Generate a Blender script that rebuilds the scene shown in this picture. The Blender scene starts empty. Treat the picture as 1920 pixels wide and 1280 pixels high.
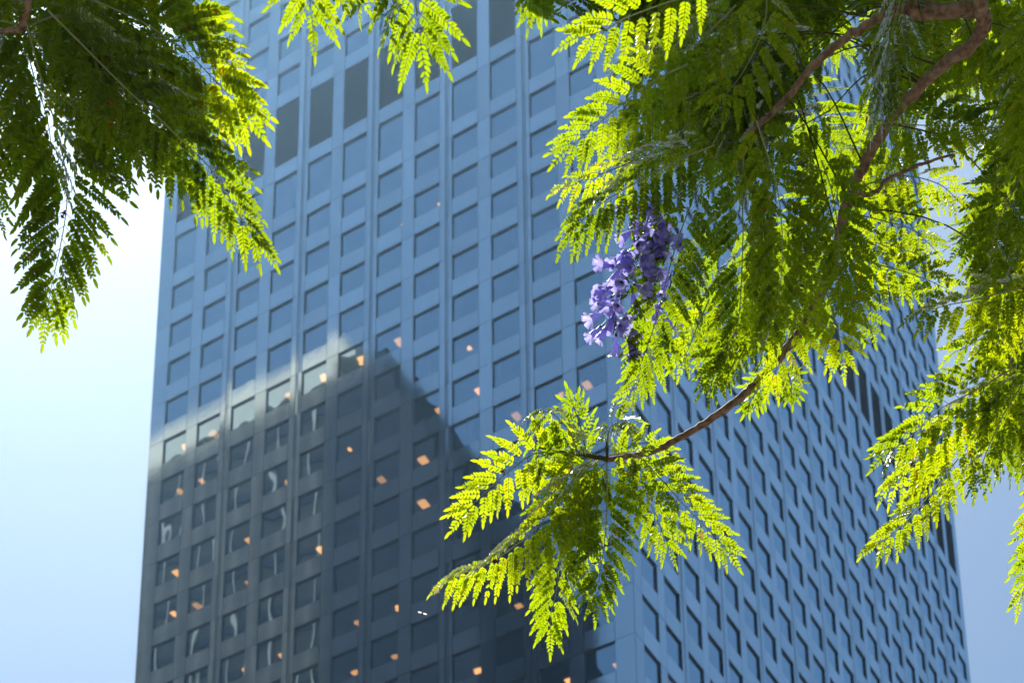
import bpy, math, random
import numpy as np
from mathutils import Vector, Matrix

random.seed(7)
RAD = math.radians
scn = bpy.context.scene
COL = scn.collection

# ------------------------------------------------------------------ camera
CAM = np.array([48.565, -97.752, 1.6])
_yaw, _pit, _rol = 2.0931296, 0.3444598, -0.0160953
FW = np.array([math.cos(_pit) * math.cos(_yaw), math.cos(_pit) * math.sin(_yaw), math.sin(_pit)])
_r = np.array([math.sin(_yaw), -math.cos(_yaw), 0.0])
_u = np.cross(_r, FW)
RT = math.cos(_rol) * _r + math.sin(_rol) * _u
UP = -math.sin(_rol) * _r + math.cos(_rol) * _u
FPX, PX0, PY0 = 3896.457, 1015.328, 2522.492          # focal length and principal point, in 1920 px units
cd = bpy.data.cameras.new('camera')
cam = bpy.data.objects.new('camera', cd)
COL.objects.link(cam)
M = Matrix.Identity(4)
for i in range(3):
    M[i][0] = RT[i]; M[i][1] = UP[i]; M[i][2] = -FW[i]; M[i][3] = CAM[i]
cam.matrix_world = M
cd.sensor_fit = 'HORIZONTAL'
cd.sensor_width = 36.0
cd.lens = FPX / 1920 * 36
cd.shift_x = -(PX0 - 960) / 1920
cd.shift_y = (PY0 - 640) / 1920
cd.clip_start = 0.1
cd.clip_end = 5000
cd.dof.use_dof = True
cd.dof.focus_distance = 3.75
cd.dof.aperture_fstop = 14.5
scn.camera = cam

# ------------------------------------------------------------------ light
SUN_AZ, SUN_EL = RAD(146), RAD(66)
sdir = Vector((math.cos(SUN_EL) * math.cos(SUN_AZ), math.cos(SUN_EL) * math.sin(SUN_AZ), math.sin(SUN_EL)))
w = bpy.data.worlds.new("World"); scn.world = w; w.use_nodes = True
nt = w.node_tree; nt.nodes.clear()
sky = nt.nodes.new('ShaderNodeTexSky'); sky.sky_type = 'NISHITA'
sky.sun_disc = False
sky.sun_elevation = SUN_EL
sky.sun_rotation = math.pi / 2 - SUN_AZ
sky.air_density = 1.2; sky.dust_density = 1.3; sky.ozone_density = 1.2; sky.altitude = 0
bg = nt.nodes.new('ShaderNodeBackground'); bg.inputs[1].default_value = 0.055
wo = nt.nodes.new('ShaderNodeOutputWorld')
# the pale aureole that a slightly dusty sky has around the sun
tcw = nt.nodes.new('ShaderNodeTexCoord')
dot = nt.nodes.new('ShaderNodeVectorMath'); dot.operation = 'DOT_PRODUCT'; dot.inputs[1].default_value = sdir
mxm = nt.nodes.new('ShaderNodeMath'); mxm.operation = 'MAXIMUM'; mxm.inputs[1].default_value = 0
pw = nt.nodes.new('ShaderNodeMath'); pw.operation = 'POWER'; pw.inputs[1].default_value = 17
hz1 = nt.nodes.new('ShaderNodeTexNoise'); hz1.inputs['Scale'].default_value = 3.5; hz1.inputs['Detail'].default_value = 4
hzm = nt.nodes.new('ShaderNodeMapRange'); hzm.inputs[3].default_value = 0.86; hzm.inputs[4].default_value = 1.14
tint = nt.nodes.new('ShaderNodeVectorMath'); tint.operation = 'MULTIPLY'; tint.inputs[1].default_value = (0.88, 1.0, 1.02)
glow = nt.nodes.new('ShaderNodeVectorMath'); glow.operation = 'SCALE'; glow.inputs[0].default_value = (6.6, 7.5, 8.0)
add = nt.nodes.new('ShaderNodeVectorMath'); add.operation = 'ADD'
scl = nt.nodes.new('ShaderNodeVectorMath'); scl.operation = 'SCALE'
L_ = nt.links.new
L_(tcw.outputs['Generated'], dot.inputs[0]); L_(dot.outputs['Value'], mxm.inputs[0]); L_(mxm.outputs[0], pw.inputs[0])
L_(tcw.outputs['Generated'], hz1.inputs['Vector']); L_(hz1.outputs['Fac'], hzm.inputs[0])
L_(sky.outputs[0], tint.inputs[0]); L_(pw.outputs[0], glow.inputs['Scale'])
L_(tint.outputs[0], add.inputs[0]); L_(glow.outputs[0], add.inputs[1])
L_(add.outputs[0], scl.inputs[0]); L_(hzm.outputs[0], scl.inputs['Scale'])
L_(scl.outputs[0], bg.inputs[0]); L_(bg.outputs[0], wo.inputs[0])
ld = bpy.data.lights.new('sun', 'SUN'); ld.energy = 5.0; ld.angle = RAD(0.5); ld.color = (1, 0.96, 0.88)
sun = bpy.data.objects.new('sun', ld); COL.objects.link(sun)
sun.location = (40, -90, 60)
sun.rotation_euler = sdir.to_track_quat('Z', 'Y').to_euler()
scn.view_settings.view_transform = 'Standard'
scn.view_settings.look = 'None'
scn.view_settings.exposure = 1.15
scn.view_settings.gamma = 1.0
scn.cycles.max_bounces = 8
scn.cycles.diffuse_bounces = 3
scn.cycles.glossy_bounces = 4
scn.cycles.transmission_bounces = 5
scn.cycles.transparent_max_bounces = 12


def ray(px, py):
    d = FW + RT * (px - PX0) / FPX - UP * (py - PY0) / FPX
    return d / np.linalg.norm(d)


def at(px, py, dist):
    return CAM + ray(px, py) * dist


def proj(p):
    d = np.asarray(p, float) - CAM
    z = d @ FW
    return PX0 + FPX * (d @ RT) / z, PY0 - FPX * (d @ UP) / z


# ------------------------------------------------------------------ materials
def mat(name):
    m = bpy.data.materials.new(name); m.use_nodes = True
    t = m.node_tree; t.nodes.clear()
    out = t.nodes.new('ShaderNodeOutputMaterial')
    return m, t, out


def N(t, kind, **kw):
    n = t.nodes.new(kind)
    for k, v in kw.items():
        if k.startswith('i_'):
            n.inputs[k[2:].replace('_', ' ')].default_value = v
        else:
            setattr(n, k, v)
    return n


def ramp(t, fac, stops):
    r = t.nodes.new('ShaderNodeValToRGB')
    e = r.color_ramp.elements
    while len(e) < len(stops): e.new(0.5)
    for k, (p, c) in enumerate(stops):
        e[k].position = p; e[k].color = (*c, 1) if len(c) == 3 else c
    t.links.new(fac, r.inputs[0])
    return r.outputs[0]


def principled(name, stops, rough=0.5, scale=4, metal=0, ior=1.5, bump=0.0, coords='Object', detail=4, rstops=None):
    m, t, out = mat(name)
    p = N(t, 'ShaderNodeBsdfPrincipled')
    p.inputs['Roughness'].default_value = rough
    p.inputs['Metallic'].default_value = metal
    p.inputs['IOR'].default_value = ior
    tc = N(t, 'ShaderNodeTexCoord')
    no = N(t, 'ShaderNodeTexNoise'); no.inputs['Scale'].default_value = scale; no.inputs['Detail'].default_value = detail
    t.links.new(tc.outputs[coords], no.inputs['Vector'])
    t.links.new(ramp(t, no.outputs['Fac'], stops), p.inputs['Base Color'])
    if bump:
        b = N(t, 'ShaderNodeBump'); b.inputs['Strength'].default_value = 1; b.inputs['Distance'].default_value = bump
        t.links.new(no.outputs['Fac'], b.inputs['Height']); t.links.new(b.outputs[0], p.inputs['Normal'])
    t.links.new(p.outputs[0], out.inputs[0])
    return m


def make_granite():
    m, t, out = mat('polished_granite')
    tc = N(t, 'ShaderNodeTexCoord')
    n1 = N(t, 'ShaderNodeTexNoise'); n1.inputs['Scale'].default_value = 30; n1.inputs['Detail'].default_value = 5
    n2 = N(t, 'ShaderNodeTexNoise'); n2.inputs['Scale'].default_value = 0.35; n2.inputs['Detail'].default_value = 3
    for n in (n1, n2): t.links.new(tc.outputs['Object'], n.inputs['Vector'])
    at_ = N(t, 'ShaderNodeAttribute'); at_.attribute_name = 'panel'
    mx = N(t, 'ShaderNodeMath', operation='MULTIPLY_ADD')
    t.links.new(n1.outputs['Fac'], mx.inputs[0]); mx.inputs[1].default_value = 0.35
    t.links.new(at_.outputs['Fac'], mx.inputs[2])
    col = ramp(t, mx.outputs[0], [(0.0, (0.032, 0.037, 0.050)), (1.3, (0.066, 0.074, 0.092))])
    df = N(t, 'ShaderNodeBsdfDiffuse'); t.links.new(col, df.inputs[0])
    gl = N(t, 'ShaderNodeBsdfGlossy'); gl.inputs['Roughness'].default_value = 0.06
    gl.inputs['Color'].default_value = (0.72, 0.90, 1.0, 1)
    bp = N(t, 'ShaderNodeBump'); bp.inputs['Distance'].default_value = 0.004; bp.inputs['Strength'].default_value = 1
    t.links.new(n2.outputs['Fac'], bp.inputs['Height']); t.links.new(bp.outputs[0], gl.inputs['Normal'])
    fr = N(t, 'ShaderNodeFresnel'); fr.inputs['IOR'].default_value = 1.55
    ma = N(t, 'ShaderNodeMath', operation='MULTIPLY_ADD'); ma.use_clamp = True
    t.links.new(fr.outputs[0], ma.inputs[0]); ma.inputs[1].default_value = 0.45; ma.inputs[2].default_value = GRAN_BASE
    pm = N(t, 'ShaderNodeMath', operation='MULTIPLY_ADD'); pm.use_clamp = True
    t.links.new(at_.outputs['Fac'], pm.inputs[0]); pm.inputs[1].default_value = 0.13; t.links.new(ma.outputs[0], pm.inputs[2])
    mix = N(t, 'ShaderNodeMixShader')
    t.links.new(pm.outputs[0], mix.inputs[0]); t.links.new(df.outputs[0], mix.inputs[1]); t.links.new(gl.outputs[0], mix.inputs[2])
    t.links.new(mix.outputs[0], out.inputs[0])
    return m


def make_glass():
    m, t, out = mat('tinted_window_glass')
    geo = N(t, 'ShaderNodeTexCoord')
    mp = N(t, 'ShaderNodeMapping'); mp.inputs['Scale'].default_value = (0.62, 0.62, 0.30)
    t.links.new(geo.outputs['Object'], mp.inputs[0])
    n = N(t, 'ShaderNodeTexNoise'); n.inputs['Scale'].default_value = 1.0; n.inputs['Detail'].default_value = 0
    t.links.new(mp.outputs[0], n.inputs['Vector'])
    bp = N(t, 'ShaderNodeBump'); bp.inputs['Distance'].default_value = 0.0065; bp.inputs['Strength'].default_value = 1
    t.links.new(n.outputs['Fac'], bp.inputs['Height'])
    gl = N(t, 'ShaderNodeBsdfGlossy'); gl.inputs['Roughness'].default_value = 0.01
    gl.inputs['Color'].default_value = (0.58, 0.82, 1.0, 1)
    t.links.new(bp.outputs[0], gl.inputs['Normal'])
    tr = N(t, 'ShaderNodeBsdfTransparent'); tr.inputs['Color'].default_value = (0.50, 0.52, 0.52, 1)
    fr = N(t, 'ShaderNodeFresnel'); fr.inputs['IOR'].default_value = 1.6
    ma = N(t, 'ShaderNodeMath', operation='MULTIPLY_ADD'); ma.use_clamp = True
    t.links.new(fr.outputs[0], ma.inputs[0]); ma.inputs[1].default_value = 0.9; ma.inputs[2].default_value = GLASS_BASE
    mix = N(t, 'ShaderNodeMixShader')
    t.links.new(ma.outputs[0], mix.inputs[0]); t.links.new(tr.outputs[0], mix.inputs[1]); t.links.new(gl.outputs[0], mix.inputs[2])
    t.links.new(mix.outputs[0], out.inputs[0])
    return m


def make_leaf_mat(name, dif, trn, spec=0.05):
    m, t, out = mat(name)
    a = N(t, 'ShaderNodeAttribute'); a.attribute_name = 'vary'
    oi = N(t, 'ShaderNodeObjectInfo')
    df = N(t, 'ShaderNodeBsdfDiffuse'); tl = N(t, 'ShaderNodeBsdfTranslucent')
    ad = N(t, 'ShaderNodeMath', operation='MULTIPLY_ADD')
    t.links.new(a.outputs['Fac'], ad.inputs[0]); ad.inputs[1].default_value = 0.6
    mu = N(t, 'ShaderNodeMath', operation='MULTIPLY'); mu.inputs[1].default_value = 0.4
    t.links.new(oi.outputs['Random'], mu.inputs[0]); t.links.new(mu.outputs[0], ad.inputs[2])
    t.links.new(ramp(t, ad.outputs[0], dif), df.inputs[0])
    t.links.new(ramp(t, ad.outputs[0], trn), tl.inputs[0])
    mx = N(t, 'ShaderNodeMixShader'); mx.inputs[0].default_value = 0.55
    t.links.new(df.outputs[0], mx.inputs[1]); t.links.new(tl.outputs[0], mx.inputs[2])
    gl = N(t, 'ShaderNodeBsdfGlossy'); gl.inputs['Roughness'].default_value = 0.42
    fr = N(t, 'ShaderNodeFresnel'); fr.inputs['IOR'].default_value = 1.13
    m2 = N(t, 'ShaderNodeMixShader')
    t.links.new(fr.outputs[0], m2.inputs[0]); t.links.new(mx.outputs[0], m2.inputs[1]); t.links.new(gl.outputs[0], m2.inputs[2])
    t.links.new(m2.outputs[0], out.inputs[0])
    return m


def emis(name, col, s):
    m, t, out = mat(name)
    e = N(t, 'ShaderNodeEmission'); e.inputs[0].default_value = (*col, 1); e.inputs[1].default_value = s
    t.links.new(e.outputs[0], out.inputs[0])
    return m


HAZE = 0.00019
GRAN_BASE, GLASS_BASE = 0.58, 0.47
M_GRAN = make_granite()
M_GLASS = make_glass()
M_DARK = principled('dark_joint_metal', [(0.3, (0.018, 0.022, 0.03)), (0.7, (0.03, 0.036, 0.05))], 0.5)
M_LOUV = principled('dark_louvre_metal', [(0.3, (0.018, 0.026, 0.046)), (0.7, (0.028, 0.038, 0.062))], 0.55)
M_INT = principled('office_interior', [(0.3, (0.10, 0.09, 0.08)), (0.7, (0.16, 0.15, 0.13))], 0.9, 0.6)
M_CURT = principled('pale_curtain', [(0.3, (0.45, 0.43, 0.40)), (0.7, (0.6, 0.58, 0.55))], 0.9, 3)
M_LAMP = emis('warm_ceiling_lamp', (1.0, 0.47, 0.14), 1.5)
_t = M_LAMP.node_tree; _e = [n for n in _t.nodes if n.type == 'EMISSION'][0]
_o = N(_t, 'ShaderNodeObjectInfo'); _m = N(_t, 'ShaderNodeMath', operation='MULTIPLY_ADD'); _m.inputs[1].default_value = 1.7; _m.inputs[2].default_value = 0.7
_t.links.new(_o.outputs['Random'], _m.inputs[0]); _t.links.new(_m.outputs[0], _e.inputs[1])
M_BARK = principled('jacaranda_bark', [(0.3, (0.08, 0.04, 0.02)), (0.5, (0.22, 0.12, 0.065)), (0.75, (0.38, 0.26, 0.16))], 0.75, 90, bump=0.0015, detail=6)
M_TWIG = principled('green_twig', [(0.3, (0.05, 0.045, 0.014)), (0.7, (0.10, 0.085, 0.03))], 0.8, 60, ior=1.15)
M_RACHIS = principled('leaf_stalk', [(0.3, (0.20, 0.22, 0.08)), (0.7, (0.32, 0.33, 0.15))], 0.7, 40, ior=1.15)
M_RIB = principled('leaflet_midrib', [(0.3, (0.06, 0.08, 0.015)), (0.7, (0.11, 0.13, 0.03))], 0.7, 40, ior=1.15)
M_LEAF = make_leaf_mat('jacaranda_leaflet',
    [(0.0, (0.012, 0.022, 0.003)), (0.6, (0.025, 0.038, 0.004)), (1.0, (0.045, 0.055, 0.004))],
    [(0.0, (0.20, 0.32, 0.002)), (0.5, (0.38, 0.51, 0.003)), (0.9, (0.66, 0.72, 0.005)), (1.0, (0.85, 0.30, 0.01))])
M_PETAL = make_leaf_mat('lavender_petal',
    [(0.0, (0.18, 0.15, 0.45)), (1.0, (0.40, 0.38, 0.72))],
    [(0.0, (0.27, 0.22, 0.72)), (1.0, (0.52, 0.50, 0.95))])
M_CALYX = principled('purple_calyx', [(0.3, (0.06, 0.015, 0.03)), (0.7, (0.14, 0.04, 0.06))], 0.5, 30)
M_DRY = principled('withered_brown', [(0.3, (0.08, 0.02, 0.012)), (0.7, (0.16, 0.05, 0.03))], 0.7, 60)


# ------------------------------------------------------------------ mesh helpers
def obj(name, V, F, mats, parent=None, midx=None, smooth=False, attr=None):
    """V (n,3); F list of faces (lists) or int array (m,4)"""
    me = bpy.data.meshes.new(name)
    V = np.asarray(V, dtype=np.float32)
    if isinstance(F, np.ndarray):
        k = F.shape[1]
        me.vertices.add(len(V)); me.vertices.foreach_set('co', V.ravel())
        me.loops.add(F.size); me.loops.foreach_set('vertex_index', F.astype(np.int32).ravel())
        me.polygons.add(len(F)); me.polygons.foreach_set('loop_start', np.arange(len(F), dtype=np.int32) * k)
        me.update(calc_edges=True)
    else:
        me.from_pydata(V.tolist(), [], F); me.update()
    for m_ in mats: me.materials.append(m_)
    if midx is not None: me.polygons.foreach_set('material_index', np.asarray(midx, dtype=np.int32))
    if smooth: me.polygons.foreach_set('use_smooth', np.ones(len(me.polygons), dtype=bool))
    if attr:
        for an, av in attr.items():
            a_ = me.attributes.new(an, 'FLOAT', 'FACE'); a_.data.foreach_set('value', np.asarray(av, dtype=np.float32))
    me.validate(clean_customdata=False)
    o = bpy.data.objects.new(name, me); COL.objects.link(o)
    if parent is not None: o.parent = parent; o.matrix_parent_inverse = parent.matrix_world.inverted()
    return o


def empty(name, loc):
    o = bpy.data.objects.new(name, None); COL.objects.link(o)
    o.location = loc; o.empty_display_size = 0.3
    o.matrix_world = Matrix.Translation(Vector(loc))
    return o


def tag(o, label=None, cat=None, group=None, kind=None):
    if label: o['label'] = label
    if cat: o['category'] = cat
    if group: o['group'] = group
    if kind: o['kind'] = kind
    return o


class MB:
    def __init__(s, flip=False): s.V = []; s.F = []; s.M = []; s.A = []; s.flip = flip
    def quad(s, a, b, c, d, m=0, at_=0.0):
        n = len(s.V); s.V += [a, b, c, d]; s.F.append([n + 3, n + 2, n + 1, n] if s.flip else [n, n + 1, n + 2, n + 3]); s.M.append(m); s.A.append(at_)
    def box(s, x0, y0, z0, x1, y1, z1, m=0):
        n = len(s.V)
        s.V += [(x0, y0, z0), (x1, y0, z0), (x1, y1, z0), (x0, y1, z0), (x0, y0, z1), (x1, y0, z1), (x1, y1, z1), (x0, y1, z1)]
        for f in ([0, 3, 2, 1], [4, 5, 6, 7], [0, 1, 5, 4], [1, 2, 6, 5], [2, 3, 7, 6], [3, 0, 4, 7]):
            s.F.append([n + i for i in f]); s.M.append(m); s.A.append(0.0)
    def build(s, name, mats, parent=None, attr=False, smooth=False):
        return obj(name, s.V, s.F, mats, parent, s.M, smooth, {'panel': s.A} if attr else None)


def tube(P, R, k=8, caps=True):
    """P (n,3), R (n,) -> V,F"""
    P = np.asarray(P, float); n = len(P)
    T = np.gradient(P, axis=0); T /= np.linalg.norm(T, axis=1)[:, None] + 1e-12
    ref = np.array([0.31, 0.17, 0.93]); V = []
    u = np.cross(T[0], ref); u /= np.linalg.norm(u)
    for i in range(n):
        u = u - T[i] * (u @ T[i]); u /= np.linalg.norm(u); v = np.cross(T[i], u)
        for j in range(k):
            a = 2 * math.pi * j / k
            V.append(P[i] + R[i] * (math.cos(a) * u + math.sin(a) * v))
    F = []
    for i in range(n - 1):
        for j in range(k):
            F.append([i * k + j, i * k + (j + 1) % k, (i + 1) * k + (j + 1) % k, (i + 1) * k + j])
    return np.array(V), np.array(F)


def catmull(C, n):
    C = [np.asarray(c, float) for c in C]
    C = [2 * C[0] - C[1]] + C + [2 * C[-1] - C[-2]]
    out = []
    segs = len(C) - 3
    for q in range(n):
        x = q / (n - 1) * segs; i = min(int(x), segs - 1); t = x - i
        a, b, c, d = C[i:i + 4]
        out.append(0.5 * (2 * b + (c - a) * t + (2 * a - 5 * b + 4 * c - d) * t * t + (3 * b - a - 3 * c + d) * t ** 3))
    return np.array(out)


# ------------------------------------------------------------------ ground
gm, gt, go_ = mat('plaza_paving')
pp = N(gt, 'ShaderNodeBsdfPrincipled'); pp.inputs['Roughness'].default_value = 0.8
tcg = N(gt, 'ShaderNodeTexCoord'); br = N(gt, 'ShaderNodeTexBrick'); br.inputs['Scale'].default_value = 0.8
br.inputs['Color1'].default_value = (0.09, 0.088, 0.085, 1); br.inputs['Color2'].default_value = (0.12, 0.115, 0.108, 1)
br.inputs['Mortar'].default_value = (0.07, 0.07, 0.07, 1); br.inputs['Mortar Size'].default_value = 0.01
gt.links.new(tcg.outputs['Object'], br.inputs['Vector']); gt.links.new(br.outputs[0], pp.inputs['Base Color'])
gt.links.new(pp.outputs[0], go_.inputs[0])
g = obj('plaza_paving', [(-2500, -2500, 0), (2500, -2500, 0), (2500, 2500, 0), (-2500, 2500, 0)], [[0, 1, 2, 3]], [gm])
tag(g, kind='structure')

# ------------------------------------------------------------------ skyscraper
ZR = 108.2                    # height of the window head of the reference storey
P1, P2 = 3.353, 3.346
NL, NR = 12, 22
off = lambda n: (n // 2) * (P1 + P2) + (n % 2) * P1
WL, ML, WR, MR = 2.255, 1.455, 2.32, 1.228
LLEN = 2 * ML + WL + off(NL - 1)
RLEN = 2 * MR + WR + off(NR - 1)
TOP = 213.0
# storeys: (z bottom, z top, kind)
levels = []
for r in range(26, -9, -1):
    levels.append((ZR - 3.9 * r - 2.33, ZR - 3.9 * r, 'w'))
levels.append((ZR + 32.65, ZR + 36.5, 'w'))
levels.append((ZR + 38.0, ZR + 44.36, 'l'))
zt = ZR + 48.14
while zt < TOP - 8:
    levels.append((zt - 2.33, zt, 'w')); zt += 3.9
levels.append((zt - 2.33, TOP - 2.2, 'l'))

# a face is described by f(u, z, d): u along the face from the near corner, d = depth inwards
FL = lambda u, z, d=0.0: (-u, d, z)
FR = lambda u, z, d=0.0: (-d, u, z)
tower = empty('skyscraper', (-LLEN / 2, RLEN / 2, 0))
tag(tower, 'tall blue-grey granite office tower with a grid of square windows, behind the leaves', 'skyscraper')
rng = np.random.default_rng(3)
WD = 0.14                      # depth of the window reveals


def build_face(F, ncol, wopen, marg, length, name):
    mb = MB(F is FL)
    op = [(marg + off(j), marg + off(j) + wopen) for j in range(ncol)]
    GAP, J = 0.017, 0.004

    def panel(u0, u1, z0, z1):
        a, b, c = rng.normal(0, 0.0022, 3)
        g0, g1, h0, h1 = u0 + GAP, u1 - GAP, z0 + GAP, z1 - GAP
        # a flat slab leaning by a few millimetres, as hung cladding does
        mb.quad(F(g0, h0, a), F(g1, h0, a + b), F(g1, h1, a + b + c), F(g0, h1, a + c), 0, float(rng.random()))
    # backing behind the joints
    zs = [0.0] + [z for lv in levels for z in lv[:2]] + [TOP]
    us = [0.0] + [u for o_ in op for u in o_] + [length]
    for i in range(0, len(us), 2):                       # piers
        u0, u1 = us[i], us[i + 1]
        if i % 4 == 0 and 0 < i < len(us) - 2:           # pier between two pairs: deep joint down the middle
            mid = (u0 + u1) / 2
            segs = [(u0, mid - 0.20), (mid - 0.175, mid - 0.03), (mid + 0.03, u1)]
            mb.quad(F(u0, 0, 0.05), F(u1, 0, 0.05), F(u1, TOP, 0.05), F(u0, TOP, 0.05), 1)
        else:
            segs = [(u0, u1)]
            mb.quad(F(u0, 0, 0.05), F(u1, 0, 0.05), F(u1, TOP, 0.05), F(u0, TOP, 0.05), 1)
        zz = 0.0
        for lv in levels:
            for (a, b) in segs: panel(a, b, zz, lv[1] + 0.02)
            zz = lv[1] + 0.02
        for (a, b) in segs: panel(a, b, zz, TOP)
    for (u0, u1) in op:                                   # spandrels
        for i in range(0, len(zs), 2):
            mb.quad(F(u0, zs[i], 0.05), F(u1, zs[i], 0.05), F(u1, zs[i + 1], 0.05), F(u0, zs[i + 1], 0.05), 1)
            panel(u0, u1, zs[i], zs[i + 1])
        for (z0, z1, k) in levels:                        # reveals
            d = WD if k == 'w' else 0.10
            mb.quad(F(u0, z0, 0.005), F(u0, z0, d), F(u0, z1, d), F(u0, z1, 0.005), 2)
            mb.quad(F(u1, z0, d), F(u1, z0, 0.005), F(u1, z1, 0.005), F(u1, z1, d), 2)
            mb.quad(F(u0, z0, 0.005), F(u1, z0, 0.005), F(u1, z0, d), F(u0, z0, d), 2)
            mb.quad(F(u0, z1, d), F(u1, z1, d), F(u1, z1, 0.005), F(u0, z1, 0.005), 2)
    o = mb.build(name, [M_GRAN, M_DARK, M_REV], tower, attr=True)
    return op


M_REV = principled('shade_painted_reveal', [(0.3, (0.008, 0.016, 0.034)), (0.7, (0.014, 0.026, 0.050))], 0.4, 2)  # near-black base paints in the shade and dark reflections of the recess
opL = build_face(FL, NL, WL, ML, LLEN, 'wall')
opR = build_face(FR, NR, WR, MR, RLEN, 'wall')
# back faces and roof
mb = MB()
mb.quad((-LLEN, RLEN, 0), (-LLEN, 0, 0), (-LLEN, 0, TOP), (-LLEN, RLEN, TOP))
mb.quad((0, RLEN, 0), (-LLEN, RLEN, 0), (-LLEN, RLEN, TOP), (0, RLEN, TOP))
mb.build('wall', [M_GRAN], tower, attr=True)
mb = MB(); mb.box(-LLEN + .5, .5, TOP - 1.0, -.5, RLEN - .5, TOP - 0.6)
mb.build('roof', [M_DARK], tower)


def window_quads(mb, F, u0, u1, z0, z1, kind, rs):
    if kind == 'w':
        fwid, d = 0.022, WD - 0.01
        tl = rs.normal(0, 0.004, 3)
        # aluminium frame, then one pane, very slightly out of plane
        for (a, b, c, e) in ((u0, u0 + fwid, z0, z1), (u1 - fwid, u1, z0, z1), (u0 + fwid, u1 - fwid, z0, z0 + fwid), (u0 + fwid, u1 - fwid, z1 - fwid, z1)):
            mb.quad(F(a, c, d), F(b, c, d), F(b, e, d), F(a, e, d), 1)
        g = d + 0.02
        a, b, c, e = u0 + fwid, u1 - fwid, z0 + fwid, z1 - fwid
        mb.quad(F(a, c, g), F(b, c, g + tl[0]), F(b, e, g + tl[0] + tl[1]), F(a, e, g + tl[1]), 0)
    else:
        n = max(4, int((z1 - z0) / 0.16)); h = (z1 - z0) / n
        for i in range(n):
            za = z0 + i * h
            mb.quad(F(u0, za, 0.05), F(u1, za, 0.05), F(u1, za + h, 0.098), F(u0, za + h, 0.098), 1)
            mb.quad(F(u0, za, 0.098), F(u1, za, 0.098), F(u1, za, 0.05), F(u0, za, 0.05), 1)


cand = []
for F, ops, fn in ((FL, opL, 'L'), (FR, opR, 'R')):
    for (u0, u1) in ops:
        for (z0, z1, k) in levels:
            q = [proj(F(*c)) for c in ((u0, z0), (u1, z0), (u1, z1), (u0, z1))]
            xs = [max(0, min(1920, a)) for a, b in q]; ys = [max(0, min(1280, b)) for a, b in q]
            ar = abs(sum(xs[i] * ys[(i + 1) % 4] - xs[(i + 1) % 4] * ys[i] for i in range(4))) / 2
            cx, cy = sum(xs) / 4, sum(ys) / 4
            # leaves hide most of the upper right of the picture
            if 1090 < cx < 1900 and cy < 700: ar *= 0.15
            if cx < 380 and cy < 380: ar *= 0.1
            cand.append((ar, F, u0, u1, z0, z1, k))
for kind, nm, mats_, lab in (('w', 'window', [M_GLASS, M_DARK], None), ('l', 'louvre_panel', [M_LOUV, M_LOUV], 'dark louvred ventilation panel')):
    cs = sorted([c for c in cand if c[6] == kind], key=lambda c: -c[0])
    keep = [c for c in cs[:96] if c[0] > 60]
    for c in keep:
        m_ = MB(c[1] is FL); window_quads(m_, *c[1:], rng)
        o = m_.build(nm, mats_, tower)
        if kind == 'w' and rng.random() < .22:
            F_, a_, b_, za, zb = c[1], c[2] + .06, c[3] - .06, c[4] + .03, c[5] - .02
            wd_ = (b_ - a_) * rng.uniform(.2, .5); st_ = a_ + (b_ - a_ - wd_) * rng.choice([0, rng.random(), 1])
            m_ = MB(c[1] is FL); nf = 6
            for q in range(nf):
                d0, d1 = WD + .14 + .03 * (q % 2), WD + .14 + .03 * ((q + 1) % 2)
                m_.quad(F_(st_ + wd_ * q / nf, za, d0), F_(st_ + wd_ * (q + 1) / nf, za, d1), F_(st_ + wd_ * (q + 1) / nf, zb, d1), F_(st_ + wd_ * q / nf, zb, d0))
            m_.build('curtain', [M_CURT], o)
    m_ = MB()
    for c in cs[len(keep):]: m_.flip = c[1] is FL; window_quads(m_, *c[1:], rng)
    o = m_.build(nm, mats_, tower); tag(o, kind='stuff')

# interior: ceilings, floors and a core wall seen dimly through the glass
mb = MB()
for (z0, z1, k) in levels:
    if k != 'w': continue
    zc = z1 + 0.12
    x0, x1, y0, y1 = -LLEN + .45, -.45, .45, RLEN - .45
    mb.quad((x0, y0, zc), (x0, y1, zc), (x1, y1, zc), (x1, y0, zc))
cx0, cx1, cy0, cy1 = -LLEN + 6, -6, 6, RLEN - 6
mb.quad((cx0, cy0, 0), (cx1, cy0, 0), (cx1, cy0, TOP - 2), (cx0, cy0, TOP - 2))
mb.quad((cx1, cy0, 0), (cx1, cy1, 0), (cx1, cy1, TOP - 2), (cx1, cy0, TOP - 2))
mb.build('interior', [M_INT], tower)

# lit ceiling lamps, each hung just under its ceiling where a lit spot shows through a window
lit = [(750, 641, 9), (680, 675, 9), (610, 708, 9), (544, 742, 8), (403, 813, 9), (348, 837, 7), (824, 770, 7), (656, 842, 4),
       (796, 864, 11), (717, 900, 9), (540, 903, 5), (379, 901, 6), (339, 921, 7), (796, 945, 11), (467, 1013, 7), (602, 1030, 8),
       (333, 1074, 9), (465, 1092, 5), (401, 1117, 4), (370, 1135, 8), (327, 1150, 7), (673, 1167, 7), (822, 1103, 8), (748, 1138, 6),
       (599, 1197, 6), (529, 1228, 6), (465, 1175, 3), (459, 1255, 5), (743, 1232, 8), (669, 1262, 9), (900, 1258, 9), (898, 733, 7),
       (1102, 722, 9), (1058, 742, 9), (970, 780, 9), (975, 1137, 8), (1158, 1247, 7), (1070, 1277, 9), (826, 384, 5), (757, 422, 4),
       (881, 652, 4), (1105, 205, 4)]
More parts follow.
